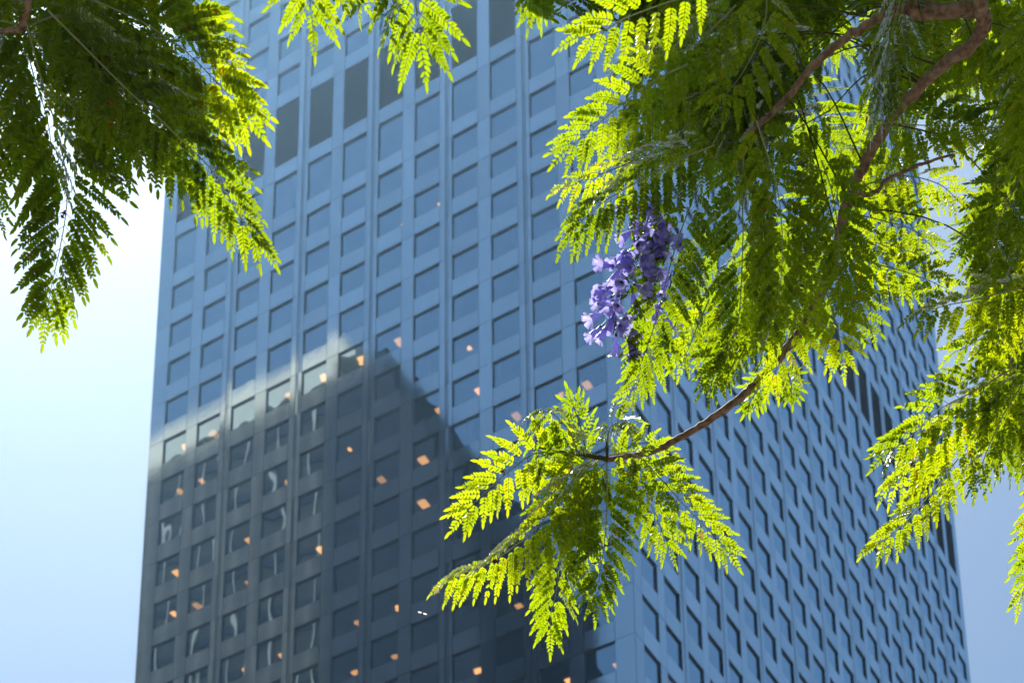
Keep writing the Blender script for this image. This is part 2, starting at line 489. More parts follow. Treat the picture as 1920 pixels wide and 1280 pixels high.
for px, py, s in lit:
    d = ray(px, py)
    t0 = (WD - CAM[1]) / d[1]; h = CAM + t0 * d
    zc = min([lv[1] + 0.10 for lv in levels if lv[2] == 'w' and lv[1] + 0.10 > h[2] + 0.15] or [h[2] + 1])
    t1 = (zc - CAM[2]) / d[2]; c = CAM + t1 * d
    if c[1] < 0.75: c = CAM + (0.75 - CAM[1]) / d[1] * d
    zc = c[2] + 0.04
    k = s / 9 * 0.29
    m_ = MB(); m_.box(c[0] - k, c[1] - k * 1.3, zc - 0.07, c[0] + k * .8, c[1] + k * 1.3, zc - 0.015)
    e_ = rng.uniform(-.8, .8, 2) * k; m_.box(c[0] + e_[0] - k * .7, c[1] + e_[1] - k * .5, zc - 0.16, c[0] + e_[0] + k * .7, c[1] + e_[1] + k * .5, zc - 0.10)
    m_.build('ceiling_lamp', [M_LAMP], tower)

# ------------------------------------------------------------------ buildings mirrored in the tower, standing to the left of the camera
M_STONE = principled('pale_stone', [(0.3, (0.74, 0.62, 0.48)), (0.7, (0.82, 0.72, 0.58))], 0.8, 0.5)
M_DKGL = principled('dark_facade', [(0.3, (0.018, 0.026, 0.046)), (0.7, (0.032, 0.042, 0.066))], 0.9, 0.3, ior=1.08)
M_BRGL = principled('brown_tinted_facade', [(0.3, (0.045, 0.045, 0.052)), (0.7, (0.075, 0.07, 0.072))], 0.9, 0.3, ior=1.08)
M_FIN = principled('pale_fin', [(0.3, (0.34, 0.29, 0.24)), (0.7, (0.42, 0.37, 0.31))], 0.7, 1)
nb = empty('office_block', (-108, -95, 0))
tag(nb, 'pale crowned office block with vertical fins, mirrored in the lower left windows', 'office building')
x0, x1, yf, yb = -140.0, -77.5, -75.0, -115.0
mb = MB(); mb.box(x0, yb, 0, x1 - 2.6, yf - 0.4, 214.3, 0)
mb.build('facade', [M_BRGL], nb)
mb = MB(); mb.box(x0, yb, 214.3, x1 - 2.6, yf, 219.4, 0); mb.box(-81.6, yb + 5, 219.4, -79.2, yf - 1.2, 221.6, 0); mb.box(x1 - 2.6, yb, 216.2, x1, yf - .1, 218.7, 0)
mb.build('cornice', [M_STONE], nb)
mb = MB()
x = x0 + 1
while x < x1 - 3:
    mb.box(x, yf - 0.4, 0, x + 0.27, yf - .2, 214.3, 0); x += 3.1
z = 12
while z < 212:
    mb.box(x0, yf - 0.42, z, x1 - 2.6, yf - 0.33, z + 1.1, 1); z += 4.1
mb.build('fins', [M_FIN, M_DKGL], nb)
for q in range(9):
    m_ = MB(); xx = -112 + q * 3.6; m_.box(xx, yb + 3, 219.4, xx + rng.uniform(.8, 1.9), yf - rng.uniform(1, 3), 219.4 + rng.uniform(.4, 1.5)); m_.build('roof_plant', [M_STONE], nb)
st = empty('stepped_tower', (-70, -95, 0))
tag(st, 'dark stepped tower mirrored beside the pale office block', 'office building')
for (a, b, zt_) in ((x1 - 2.5, -71.4, 214), (-71.4, -67.3, 206), (-67.3, -65.4, 200), (-65.4, -61.3, 194), (-61.3, -59.5, 180), (-59.5, -58.2, 168), (-58.2, -57.0, 150)):
    m_ = MB(); m_.box(a, -112, 0, b, -75.6, zt_, 0)
    m_.build('tier', [M_DKGL], st)

# ------------------------------------------------------------------ the air, bright with the sun behind it
hm, ht, ho = mat('haze_air')
pv = N(ht, 'ShaderNodeVolumePrincipled')
pv.inputs['Color'].default_value = (0.40, 0.70, 1.0, 1); pv.inputs['Density'].default_value = HAZE; pv.inputs['Anisotropy'].default_value = 0.84
ht.links.new(pv.outputs[0], ho.inputs['Volume'])
mb = MB(); mb.box(-220, -160, -1, 160, 130, 240)
hz = mb.build('haze', [hm]); tag(hz, kind='stuff')

# ------------------------------------------------------------------ leaves
def leaf_geometry(C, S0, Lp, npair, r, droop=0.25, angle0=78, angle1=28, size=1.0, tipw=0.45, flop=0.0):
    """bipinnate leaf: C rachis points, S0 lateral direction, Lp pinna length (m)"""
    C = np.asarray(C, float); n = len(C)
    seg = np.linalg.norm(np.diff(C, axis=0), axis=1); s = np.concatenate([[0], np.cumsum(seg)]); s /= s[-1]
    T = np.gradient(C, axis=0); T /= np.linalg.norm(T, axis=1)[:, None]
    G = np.array([0, 0, -1.0])
    B, D, Nn, Ln, Wn, Vy = [], [], [], [], [], []
    RV, RF = [], []
    nv = 0

    def add_ribbon(pts, wid, nor):
        nonlocal nv
        t_ = np.gradient(pts, axis=0); t_ /= np.linalg.norm(t_, axis=1)[:, None] + 1e-9
        sd = np.cross(nor, t_); sd /= np.linalg.norm(sd, axis=1)[:, None] + 1e-9
        ww = np.linspace(wid, wid * .5, len(pts))[:, None]
        up_ = nor * ww * 0.8
        v = np.stack([pts - sd * ww, pts + up_, pts + sd * ww], 1).reshape(-1, 3)
        k = len(pts)
        for i in range(k - 1):
            a = nv + i * 3
            RF.append([a, a + 1, a + 4, a + 3]); RF.append([a + 1, a + 2, a + 5, a + 4])
        RV.append(v); nv += 3 * k
    sp = 0.0050 * size
    for i in range(npair + 1):
        t = 0.05 + 0.95 * (i / npair) ** 0.94
        last = i == npair
        for side in ((-1, 1) if not last else (0,)):
            tt = min(1, max(0, t + r.normal(0, 0.006)))
            x = tt * (n - 1); j = min(int(np.searchsorted(s, tt)), n - 1); j = max(j, 1)
            f = (tt - s[j - 1]) / max(1e-9, s[j] - s[j - 1])
            c = C[j - 1] * (1 - f) + C[j] * f; tg = T[j - 1] * (1 - f) + T[j] * f; tg /= np.linalg.norm(tg)
            S = S0 - tg * (S0 @ tg); S /= np.linalg.norm(S)
            Np = np.cross(S, tg)
            ang = RAD(angle0 + (angle1 - angle0) * t ** 1.6 + r.normal(0, 3.5))
            prof = min(1, 0.62 + 1.5 * t) * (1 - (1 - tipw) * max(0, (t - 0.35) / 0.65) ** 1.5)
            L = Lp * prof * r.uniform(0.9, 1.08)
            if last: ang = 0; L *= 0.9; side = 1
            dr = math.cos(ang) * tg + side * math.sin(ang) * S + Np * r.normal(0, 0.10)
            dr /= np.linalg.norm(dr)
            m = max(5, int(L / sp)); u = np.linspace(0, 1, 8)
            gfac = droop * r.uniform(.7, 1.3)
            pts = c + dr * L * u[:, None] + tg * 0.10 * L * (u ** 2)[:, None] + G * gfac * L * (u ** 1.8)[:, None]
            # keep the length after drooping
            ln = np.linalg.norm(np.diff(pts, axis=0), axis=1).sum(); pts = c + (pts - c) * (L / ln)
            pt = np.gradient(pts, axis=0); pt /= np.linalg.norm(pt, axis=1)[:, None]
            roll = r.normal(0, 0.28) + flop + (r.choice([-1, 1]) * r.uniform(.5, 1.0) if r.random() < .07 else 0)
            q0 = np.cross(Np, dr); q0 /= np.linalg.norm(q0)
            q0 = q0 * math.cos(roll) + np.cross(dr, q0) * math.sin(roll)
            add_ribbon(pts, 0.00042, np.cross(pt, q0))
            us = np.linspace(0.17 if not last else 0.04, 0.94, m)
            vy = r.normal(0, .10)
            for sd in (-1, 1):
                uu = us + r.normal(0, .004, m)
                xx = np.clip(uu * 7, 0, 6.999); ii = xx.astype(int); ff = (xx - ii)[:, None]
                b = pts[ii] * (1 - ff) + pts[ii + 1] * ff
                tn = pt[ii] * (1 - ff) + pt[ii + 1] * ff
                q = q0 - tn * (tn @ q0)[:, None]; q /= np.linalg.norm(q, axis=1)[:, None]
                be = np.radians(66 - 32 * uu + r.normal(0, 5, m))[:, None]
                nn = np.cross(tn, q)
                dd = np.cos(be) * tn + sd * np.sin(be) * q + nn * r.normal(0.0, 0.11, m)[:, None]
                dd /= np.linalg.norm(dd, axis=1)[:, None]
                nn = nn - dd * (nn * dd).sum(1)[:, None] + np.cross(dd, nn) * r.normal(0, 0.20, m)[:, None]
                nn /= np.linalg.norm(nn, axis=1)[:, None]
                keep = r.random(m) > 0.02
                l = 0.0100 * size * (0.72 + 0.5 * np.sin(np.pi * np.clip(uu, 0, 1) ** 0.9)) * r.uniform(.88, 1.1, m) * min(1.0, 0.55 + L / 0.06 * 0.5)
                B.append(b[keep]); D.append(dd[keep]); Nn.append(nn[keep]); Ln.append(l[keep]); Wn.append((l * 0.47)[keep]); Vy.append((0.5 + vy + r.normal(0, .13, m) + 1.2 * (r.random(m) < .0015))[keep])
            nn = np.cross(pt[-1], q0)
            B.append(pts[-1][None]); D.append(pt[-1][None]); Nn.append((nn / np.linalg.norm(nn))[None])
            Ln.append(np.array([0.0165 * size])); Wn.append(np.array([0.0052 * size])); Vy.append(np.array([.6]))
    B = np.concatenate(B); D = np.concatenate(D); Nn = np.concatenate(Nn); Ln = np.concatenate(Ln)[:, None]; Wn = np.concatenate(Wn)[:, None]; Vy = np.concatenate(Vy)
    Q = np.cross(Nn, D)
    curl = Nn * Ln * 0.06
    # oval leaflet folded along its midrib: base, two points each side, tip
    v0 = B; v3 = B + D * Ln - curl * 1.5
    fold = Nn * Wn * 0.22
    vs = np.stack([v0, B + D * Ln * .22 + Q * Wn * .46 + fold, B + D * Ln * .66 + Q * Wn * .46 + fold - curl * .5, v3,
                   B + D * Ln * .66 - Q * Wn * .46 + fold - curl * .5, B + D * Ln * .22 - Q * Wn * .46 + fold], 1).reshape(-1, 3)
    k = len(B); base = np.arange(k)[:, None] * 6
    F1 = base + np.array([[0, 3, 2, 1]]); F2 = base + np.array([[0, 5, 4, 3]])
    F = np.concatenate([F1, F2]); vary = np.concatenate([Vy, Vy])
    rr = np.linspace(0.00135, 0.0005, n) * (0.6 + 0.4 * size)
    tv, tf = tube(C, rr, 5)
    RVc = np.concatenate(RV); RFc = np.array(RF)
    V = np.concatenate([vs, RVc, tv]); F = np.concatenate([F, RFc + len(vs), tf + len(vs) + len(RVc)])
    mi = np.concatenate([np.zeros(2 * k), np.full(len(RFc), 2), np.ones(len(tf))])
    vary = np.concatenate([vary, np.full(len(RFc) + len(tf), .5)])
    return V, F, mi, vary


def px2m(px, dist):
    return px * dist * 0.9 / FPX


NLEAF = 0


def add_leaf(tree, pts_px, dist, wpx, name='leaf', roll=0.0, droop=0.25, seed=None, npair=None, collect=None, **kw):
    """pts_px: list of (x, y) or (x, y, extra distance)"""
    global NLEAF
    NLEAF += 1
    r = np.random.default_rng(seed if seed is not None else 100 + NLEAF)
    W = [at(p[0], p[1], dist + (p[2] if len(p) > 2 else 0)) for p in pts_px]
    C = catmull(W, 22)
    T = C[-1] - C[0]; T /= np.linalg.norm(T)
    view = C[11] - CAM; view /= np.linalg.norm(view)
    S = np.cross(T, view); S /= np.linalg.norm(S)
    Nn = np.cross(S, T)
    rl = roll + r.normal(0, 0.12)
    S = S * math.cos(rl) + Nn * math.sin(rl)
    Lp = px2m(wpx, dist) / max(0.6, math.cos(rl))
    length = np.linalg.norm(np.diff(C, axis=0), axis=1).sum()
    if npair is None: npair = int(np.clip(length / 0.0196, 6, 24))
    geo = leaf_geometry(C, S, Lp, npair, r, droop, **kw)
    if collect is not None:
        collect.append(geo); return C[0]
    V, F, mi, vary = geo
    o = obj(name, V, F, [M_LEAF, M_RACHIS, M_RIB], tree, mi, False, {'vary': vary})
    o.data.validate()
    return C[0]


def merge(name, geos, tree):
    V = []; F = []; Mi = []; A = []; n = 0
    for v, f, m_, a in geos:
        V.append(v); F.append(f + n); Mi.append(m_); A.append(a); n += len(v)
    o = obj(name, np.concatenate(V), np.concatenate(F), [M_LEAF, M_RACHIS, M_RIB], tree, np.concatenate(Mi), False, {'vary': np.concatenate(A)})
    tag(o, kind='stuff')
    return o


def branch(tree, P, R, name='branch', n=40, k=10, mats=None, wob=0.0016):
    C = catmull(P, n)
    r = np.random.default_rng(len(bpy.data.objects))
    C[1:-1] += r.normal(0, wob, (n - 2, 3)) * np.interp(np.arange(1, n - 1), [1, n - 1], [1, .4])[:, None]
    rr = np.interp(np.linspace(0, 1, n), np.linspace(0, 1, len(R)), R)
    rr = rr * (1 + 0.04 * np.sin(np.arange(n) * 1.3) + r.normal(0, .02, n))
    V, F = tube(C, rr, k)
    return obj(name, V, F, mats or [M_BARK], tree, None, True), C


def trunk(tree, base, top, r0, r1):
    P = [np.array(base), np.array(base) * .6 + np.array(top) * .4 + np.array([.15, -.1, 0]), np.array(top)]
    return branch(tree, P, [r0 * 1.5, r0, (r0 + r1) / 2, r1], 'trunk', 30, 18, wob=.01)


# --- tree on the right -----------------------------------------------------------
treeB = empty('jacaranda_tree', (51.6, -94.6, 0))
tag(treeB, 'jacaranda tree reaching in from the right with hanging feathery green leaves and lavender flowers', 'tree', 'jacaranda trees framing the tower')
DB = 4.0
knot = at(1842, 28, DB)
crotchB = np.array([51.3, -94.9, 5.1])
trunk(treeB, (51.6, -94.6, 0), tuple(crotchB), 0.16, 0.09)
up1 = at(2150, -420, DB)
_, CB0 = branch(treeB, [crotchB, crotchB * .55 + up1 * .45 + np.array([0, 0, .35]), at(1880, -130, DB), knot], [.06, .024, .0115, .011])
_, CB1 = branch(treeB, [knot, at(1780, 18, DB), at(1700, 16, DB - .02), at(1610, 55, DB - .04), at(1530, 120, DB - .05), at(1465, 195, DB - .05), at(1398, 256, DB - .05)],
                [.0085, .0075, .007, .0065, .0055, .0042], 'branch', 60)
_, CB2 = branch(treeB, [knot, at(1846, 45, DB), at(1822, 82, DB + .03), at(1755, 135, DB + .08), at(1704, 186, DB + .1), at(1650, 255, DB + .1), at(1610, 330, DB + .1), at(1585, 395, DB + .08),
                        at(1560, 500, DB + .05), at(1500, 620, DB), at(1420, 715, DB), at(1370, 760, DB), at(1300, 806, DB), at(1225, 845, DB), at(1140, 861, DB)],
                [.0125, .0115, .0103, .0098, .0094, .009, .0087, .010, .009, .008, .0072, .0068, .006, .0055, .0045], 'branch', 130)
_, CB3 = branch(treeB, [CB0[25], at(1990, 100, DB + .1), at(1960, 420, DB + .1), at(1930, 600, DB), at(1960, 820, DB)], [.02, .014, .010, .008, .005], 'branch', 50)
_, CB4 = branch(treeB, [at(1600, 360, DB + .09), at(1640, 362, DB + .1), at(1660, 340, DB + .12), at(1720, 310, DB + .15), at(1790, 290, DB + .18)], [.005, .0035, .003, .002], 'branch', 24)
_, CB5 = branch(treeB, [knot, at(1800, -60, DB - .1), at(1500, -70, DB - .2), at(1300, -20, DB - .2)], [.012, .009, .007, .004], 'branch', 40)
_, CB6 = branch(treeB, [at(1140, 861, DB), at(1110, 855, DB), at(1075, 850, DB - .01), at(1040, 845, DB - .02), at(1003, 836, DB - .02)], [.0042, .0035, .0028, .0015], 'twig', 16, mats=[M_TWIG], wob=.0006)
_, CB7 = branch(treeB, [at(1138, 868, DB), at(1138, 840, DB), at(1137, 828, DB + .01)], [.002, .003, .0015], 'twig', 8, mats=[M_TWIG], wob=.0003)
BR = np.concatenate([CB0[15:], CB1, CB2, CB3, CB5])

# rosette at the end of the drooping branch
R = DB
add_leaf(treeB, [(1085, 851), (1045, 848), (1000, 851), (950, 887), (895, 937), (866, 968)], R - .03, 64, droop=.15, tipw=.6, angle0=82, size=1.1)
add_leaf(treeB, [(1125, 862), (1066, 908), (1010, 985), (930, 1048), (870, 1073), (840, 1085)], R - .05, 78, droop=.85, roll=.5, tipw=.55)
add_leaf(treeB, [(1110, 862), (1072, 905), (1056, 954), (1052, 1017), (1045, 1099), (1033, 1149), (1032, 1180)], R + .02, 80, droop=.2, tipw=.6)
add_leaf(treeB, [(1138, 866), (1138, 950), (1133, 1020), (1124, 1080), (1119, 1130)], R - .02, 74, droop=.2, tipw=.55)
add_leaf(treeB, [(1142, 852), (1190, 852), (1230, 888), (1290, 954), (1339, 1004), (1366, 1035)], R - .04, 58, droop=.25, tipw=.65)
add_leaf(treeB, [(1152, 862), (1172, 866), (1208, 917), (1235, 981), (1256, 1030)], R + .04, 66, droop=.25, roll=-.25)
add_leaf(treeB, [(1135, 866), (1108, 904), (1090, 954), (1081, 1017), (1078, 1075)], R + .08, 76, droop=.35, roll=.6)
add_leaf(treeB, [(1085, 852), (1066, 806), (1035, 775), (1005, 772)], R - .04, 44, droop=.8, roll=.5, tipw=.6)
add_leaf(treeB, [(1100, 850), (1088, 800), (1078, 770), (1072, 752)], R + .05, 34, droop=.05, size=1.15, tipw=.6, angle0=55)
add_leaf(treeB, [(1138, 830), (1145, 800), (1170, 788), (1188, 800)], R + .04, 34, droop=.5, roll=.9)
add_leaf(treeB, [(1120, 862), (1085, 880), (1050, 905), (1030, 935)], R + .12, 52, droop=.3)
add_leaf(treeB, [(1150, 858), (1185, 835), (1225, 832), (1262, 850)], R + .1, 28, droop=.2)
add_leaf(treeB, [(1095, 856), (1060, 830), (1020, 822), (985, 826)], R + .06, 34, droop=.5, roll=.4)
# left fringe
add_leaf(treeB, [(1330, -20), (1259, 3), (1177, 33), (1128, 59), (1085, 70)], 3.55, 72, droop=.45, tipw=.7)
add_leaf(treeB, [(1380, 10), (1347, 43), (1290, 92), (1220, 100), (1165, 125)], 3.9, 74, droop=.7, roll=.3)
add_leaf(treeB, [(1290, 120), (1230, 150), (1164, 197), (1111, 240), (1060, 282)], 3.75, 74, droop=.35, tipw=.55)
add_leaf(treeB, [(1290, 265), (1230, 285), (1157, 315), (1095, 338), (1050, 350)], 3.9, 54, droop=.7, roll=.5)
add_leaf(treeB, [(1340, 272), (1269, 302), (1160, 361), (1105, 400), (1062, 445)], 3.8, 88, droop=.85, roll=.3)
add_leaf(treeB, [(1310, 345), (1285, 410), (1262, 478), (1229, 603), (1206, 669), (1196, 705)], 3.85, 82, droop=.3)
add_leaf(treeB, [(1395, 258), (1392, 380), (1393, 446), (1387, 577), (1374, 642), (1355, 690)], 3.9, 88, droop=.35)
add_leaf(treeB, [(1418, 225), (1443, 302), (1459, 361), (1467, 450), (1462, 540), (1440, 620)], 3.75, 96, droop=.35, roll=.2)
add_leaf(treeB, [(1540, 300), (1560, 360), (1572, 440), (1572, 520)], 3.8, 84, droop=.35)
add_leaf(treeB, [(1500, 540), (1490, 600), (1465, 670), (1445, 715)], 3.85, 70, droop=.3)
add_leaf(treeB, [(1540, 520), (1560, 580), (1575, 640), (1580, 680)], 3.95, 66, droop=.3)
add_leaf(treeB, [(1380, 620), (1350, 670), (1335, 715), (1332, 730)], 3.95, 52, droop=.3)
add_leaf(treeB, [(1250, 560), (1235, 640), (1200, 710), (1175, 745)], 4.05, 62, droop=.4)
add_leaf(treeB, [(1330, 560), (1300, 630), (1280, 680)], 4.1, 60, droop=.4)
add_leaf(treeB, [(1440, 705), (1420, 730), (1402, 762)], 4.05, 26, droop=.1, size=1.1)
add_leaf(treeB, [(1470, 690), (1482, 715), (1484, 745)], 4.0, 24, droop=.1)
add_leaf(treeB, [(1300, 180), (1240, 200), (1190, 240), (1150, 290)], 4.0, 70, droop=.5)
add_leaf(treeB, [(1420, 150), (1350, 170), (1280, 180), (1220, 210)], 4.1, 80, droop=.6)
add_leaf(treeB, [(1440, -20), (1430, 60), (1390, 140), (1350, 190)], 3.95, 85, droop=.3, roll=.1)
# middle
add_leaf(treeB, [(1600, 480), (1647, 496), (1693, 508), (1740, 525), (1768, 538)], 4.2, 62, droop=.35, tipw=.75)
add_leaf(treeB, [(1600, 400), (1660, 415), (1710, 430), (1750, 465)], 4.3, 56, droop=.4)
add_leaf(treeB, [(1580, 440), (1620, 450), (1660, 490), (1700, 530)], 4.4, 60, droop=.3)
add_leaf(treeB, [(1610, 350), (1690, 330), (1760, 345), (1800, 380)], 4.35, 60, droop=.5)
add_leaf(treeB, [(1640, 225), (1692, 233), (1770, 236), (1840, 236)], 4.25, 70, droop=.4, roll=.4)
add_leaf(treeB, [(1700, 120), (1760, 180), (1800, 230), (1830, 270)], 4.4, 70, droop=.3)
add_leaf(treeB, [(1560, 540), (1600, 560), (1622, 590), (1635, 625)], 4.0, 44, droop=.3)
add_leaf(treeB, [(1590, 430), (1595, 500), (1600, 580)], 3.9, 60, droop=.3)
# right side
add_leaf(treeB, [(1950, -40), (1945, 60), (1935, 180), (1922, 300)], 3.7, 78, droop=.3)
add_leaf(treeB, [(1960, 300), (1900, 350), (1868, 430), (1852, 520)], 3.9, 80, droop=.35, roll=-.2)
add_leaf(treeB, [(1950, 400), (1900, 480), (1880, 580), (1870, 660)], 4.0, 84, droop=.35)
add_leaf(treeB, [(1930, 535), (1836, 560), (1777, 572), (1720, 588)], 3.8, 66, droop=.75, roll=.5)
add_leaf(treeB, [(1900, 690), (1830, 731), (1760, 768), (1721, 807), (1660, 852)], 3.8, 72, droop=.35, tipw=.55)
add_leaf(treeB, [(1910, 720), (1830, 759), (1717, 868), (1665, 915)], 3.85, 78, droop=.75, roll=.3)
add_leaf(treeB, [(1860, 780), (1780, 880), (1713, 963), (1663, 1008), (1640, 1020)], 3.9, 62, droop=.5, tipw=.6)
add_leaf(treeB, [(1930, 700), (1880, 780), (1845, 860), (1830, 910)], 3.8, 62, droop=.5)
add_leaf(treeB, [(1975, 850), (1960, 950), (1935, 1050), (1912, 1130)], 3.9, 60, droop=.3)
add_leaf(treeB, [(1940, 600), (1900, 660), (1880, 740), (1870, 800)], 4.1, 74, droop=.4)
add_leaf(treeB, [(1960, 560), (1890, 600), (1830, 640), (1790, 660)], 4.2, 60, droop=.4)
add_leaf(treeB, [(1960, 160), (1900, 220), (1880, 300), (1850, 340)], 4.3, 66, droop=.3)
NAMED_B = NLEAF

# filler leaves inside the crown, each on its own stalk from the nearest branch
rf = np.random.default_rng(11)


def inside(poly, x, y):
    c = False; n = len(poly)
    for i in range(n):
        x0_, y0_ = poly[i]; x1_, y1_ = poly[(i + 1) % n]
        if (y0_ > y) != (y1_ > y) and x < (x1_ - x0_) * (y - y0_) / (y1_ - y0_) + x0_: c = not c
    return c


POLY = [(1180, -60), (1190, 120), (1120, 250), (1110, 330), (1180, 400), (1290, 430), (1280, 600), (1330, 690), (1500, 700), (1590, 610), (1600, 440), (1650, 300), (1640, 210), (1760, 60), (1800, -60)]
POLY2 = [(1840, -60), (1900, 100), (1895, 280), (1850, 400), (1840, 520), (1880, 640), (1860, 820), (1960, 860), (1990, -60)]
POLY3 = [(1640, 60), (1690, 330), (1650, 460), (1600, 520), (1590, 200)]
POLY4 = [(1650, -60), (1900, -60), (1890, 120), (1720, 110), (1640, 90)]


def filler(tree, polys, count, d0, d1, wpx, Lpx, collect, dirs):
    k = 0; bases = []; tries = 0
    while k < count:
        poly = polys[rf.integers(len(polys))]
        xs = [p[0] for p in poly]; ys = [p[1] for p in poly]
        x, y = rf.uniform(min(xs), max(xs)), rf.uniform(min(ys), max(ys))
        a = RAD(rf.uniform(*dirs)); L = rf.uniform(*Lpx)
        ex, ey = x + math.cos(a) * L, y + math.sin(a) * L
        if not inside(poly, x, y) or not (inside(poly, ex, ey) or inside(poly, x * .3 + ex * .7, y * .3 + ey * .7)): continue
        mx, my = (x + ex) / 2 + rf.normal(0, 12), (y + ey) / 2 - rf.uniform(0, 25)
        d = rf.uniform(d0, d1); dz = rf.uniform(-.12, .12); tries += 1
        if tries < 4000 and not (clear(at(mx, my, d), .18) and clear(at(ex, ey, d + dz), .18)): continue
        b = add_leaf(tree, [(x, y), (mx, my, dz / 2), (ex, ey, dz)], d, rf.uniform(*wpx), droop=rf.uniform(.2, .6), roll=rf.normal(0, .45), collect=collect)
        bases.append(b); k += 1
    return bases


SD = np.array(sdir)


PROT = [(1000, 850, 4), (930, 890, 4), (870, 960, 4), (1050, 780, 4), (1075, 750, 4), (930, 1060, 4), (860, 1090, 4), (1030, 1180, 4), (1040, 1080, 4), (1060, 960, 4),
        (1110, 1150, 4), (1150, 1020, 4), (1190, 900, 4), (1260, 920, 4), (1330, 1000, 4), (1370, 1040, 4), (1250, 1040, 4), (1210, 980, 4), (1130, 880, 4), (1200, 830, 4), (1100, 1100, 4),
        (1100, 60, 3.55), (1170, 60, 3.55), (1060, 280, 3.75), (1120, 230, 3.75), (1180, 190, 3.75), (1050, 350, 3.9), (1040, 460, 3.8), (1080, 440, 3.8), (1130, 480, 3.9), (1160, 560, 3.9), (1150, 640, 3.9),
        (1170, 740, 3.9), (1230, 720, 3.9), (1350, 720, 3.9), (1480, 700, 4), (1620, 600, 4), (1640, 560, 4), (1500, 680, 4), (1400, 760, 4), (1700, 540, 4.2), (1750, 520, 4.2), (1720, 430, 4.2),
        (1650, 850, 3.8), (1700, 780, 3.8), (1760, 730, 3.8), (1640, 1030, 3.9), (1720, 1000, 3.9), (1900, 1100, 3.9), (1250, 640, 3.9), (1330, 620, 4),
        (480, 450, 3.55), (440, 480, 3.55), (400, 420, 3.55), (350, 340, 3.55), (480, 200, 3.6), (500, 240, 3.6), (450, 150, 3.6), (410, 60, 3.6), (560, 40, 3.6), (620, 60, 3.6), (780, 110, 3.55), (820, 60, 3.55), (100, 600, 3.6), (60, 560, 3.6)]
PR = np.array([at(*p) for p in PROT])


def clear(c, rad=.22):
    """true when a leaf at c would not shade one of the leaves that stand in the sun"""
    v = c - PR; t = v @ SD
    return not np.any((t > .12) & (np.linalg.norm(v - t[:, None] * SD, axis=1) < rad))


def shade(collect, zones, count, smax=3.2, rad=.22, small=False):  # adds sun blockers outside the frame
    """unseen leaves added outside the frame to block the sun from the inner leaves"""
    k = 0; tries = 0
    while k < count and tries < 9000:
        tries += 1
        (xa, xb), (ya, yb), d = zones[rf.integers(len(zones))]
        x, y = rf.uniform(xa, xb), rf.uniform(ya, yb)
        c = at(x, y, d) + SD * rf.uniform(.3, smax)
        q = proj(c)
        if not clear(c, rad): continue
        if not (q[1] < -150 or q[0] < -150 or q[0] > 2060): continue
        a = rf.uniform(0, 6.28); e1 = np.cross(SD, [1, 0, 0]); e1 /= np.linalg.norm(e1); e2 = np.cross(SD, e1)
        T = math.cos(a) * e1 + math.sin(a) * e2; S = np.cross(SD, T)
        if small:
            C = np.array([c + T * (u - .5) * .24 for u in np.linspace(0, 1, 10)])
            collect.append(leaf_geometry(C, S, .06, 12, rf, .1, size=1.2)); k += 1; continue
        C = np.array([c + T * (u - .5) * .42 - np.array([0, 0, .10]) * u * u for u in np.linspace(0, 1, 14)])
        collect.append(leaf_geometry(C, S, rf.uniform(.09, .12), 22, rf, .2, size=1.3)); k += 1


fb = filler(treeB, [POLY, POLY, POLY3, POLY2, POLY2, POLY4], 30, 4.15, 5.2, (60, 90), (170, 300), None, (40, 160))
fb += filler(treeB, [[(1190, 60), (1180, 330), (1330, 440), (1330, 640), (1560, 680), (1580, 420), (1560, 60)]], 13, 4.15, 4.6, (64, 86), (180, 280), None, (60, 150))
rest = []
fb += filler(treeB, [POLY, POLY, POLY, POLY2, POLY2, POLY4], 36, 4.4, 5.8, (60, 90), (170, 280), rest, (30, 170))
# unseen leaves added beyond the frame to shade what hangs below
for q in range(70):
    x, y = rf.uniform(1150, 2400), rf.uniform(-900, -60)
    if y > -260 and x < 1350: x += 400
    if rf.random() < .35: x, y = rf.uniform(2000, 2500), rf.uniform(-100, 900)
    a = RAD(rf.uniform(20, 170)); L = rf.uniform(200, 320); d = rf.uniform(3.9, 5.2)
    if not clear(at(x + math.cos(a) * L * .5, y + math.sin(a) * L * .5, d)): continue
    add_leaf(treeB, [(x, y), (x + math.cos(a) * L * .5, y + math.sin(a) * L * .45 - 15), (x + math.cos(a) * L, y + math.sin(a) * L)], d, rf.uniform(70, 95), droop=rf.uniform(.2, .6), roll=rf.normal(0, .5), collect=rest)
shade(rest, [((1230, 1420), (40, 260), 4.0), ((1400, 1620), (240, 620), 3.9), ((1430, 1700), (0, 300), 4.1), ((1860, 1940), (0, 800), 3.9), ((1740, 1860), (840, 960), 3.85), ((1600, 1900), (-50, 100), 4.1)], 230)  # added unseen leaves that darken the inner crown
PR_ALL = PR; PR = np.array([p for p, q in zip(PR_ALL, PROT) if q not in ((1130, 880, 4), (1150, 1020, 4), (1100, 1100, 4), (1110, 1150, 4), (1060, 960, 4), (1210, 980, 4), (1190, 900, 4), (1040, 1080, 4))])
shade(rest, [((1070, 1190), (900, 1100), 4.0), ((1150, 1260), (880, 1010), 4.0)], 3, 3.9, .12, True)  # small added leaves off frame, darkening the rosette centre
PR = PR_ALL
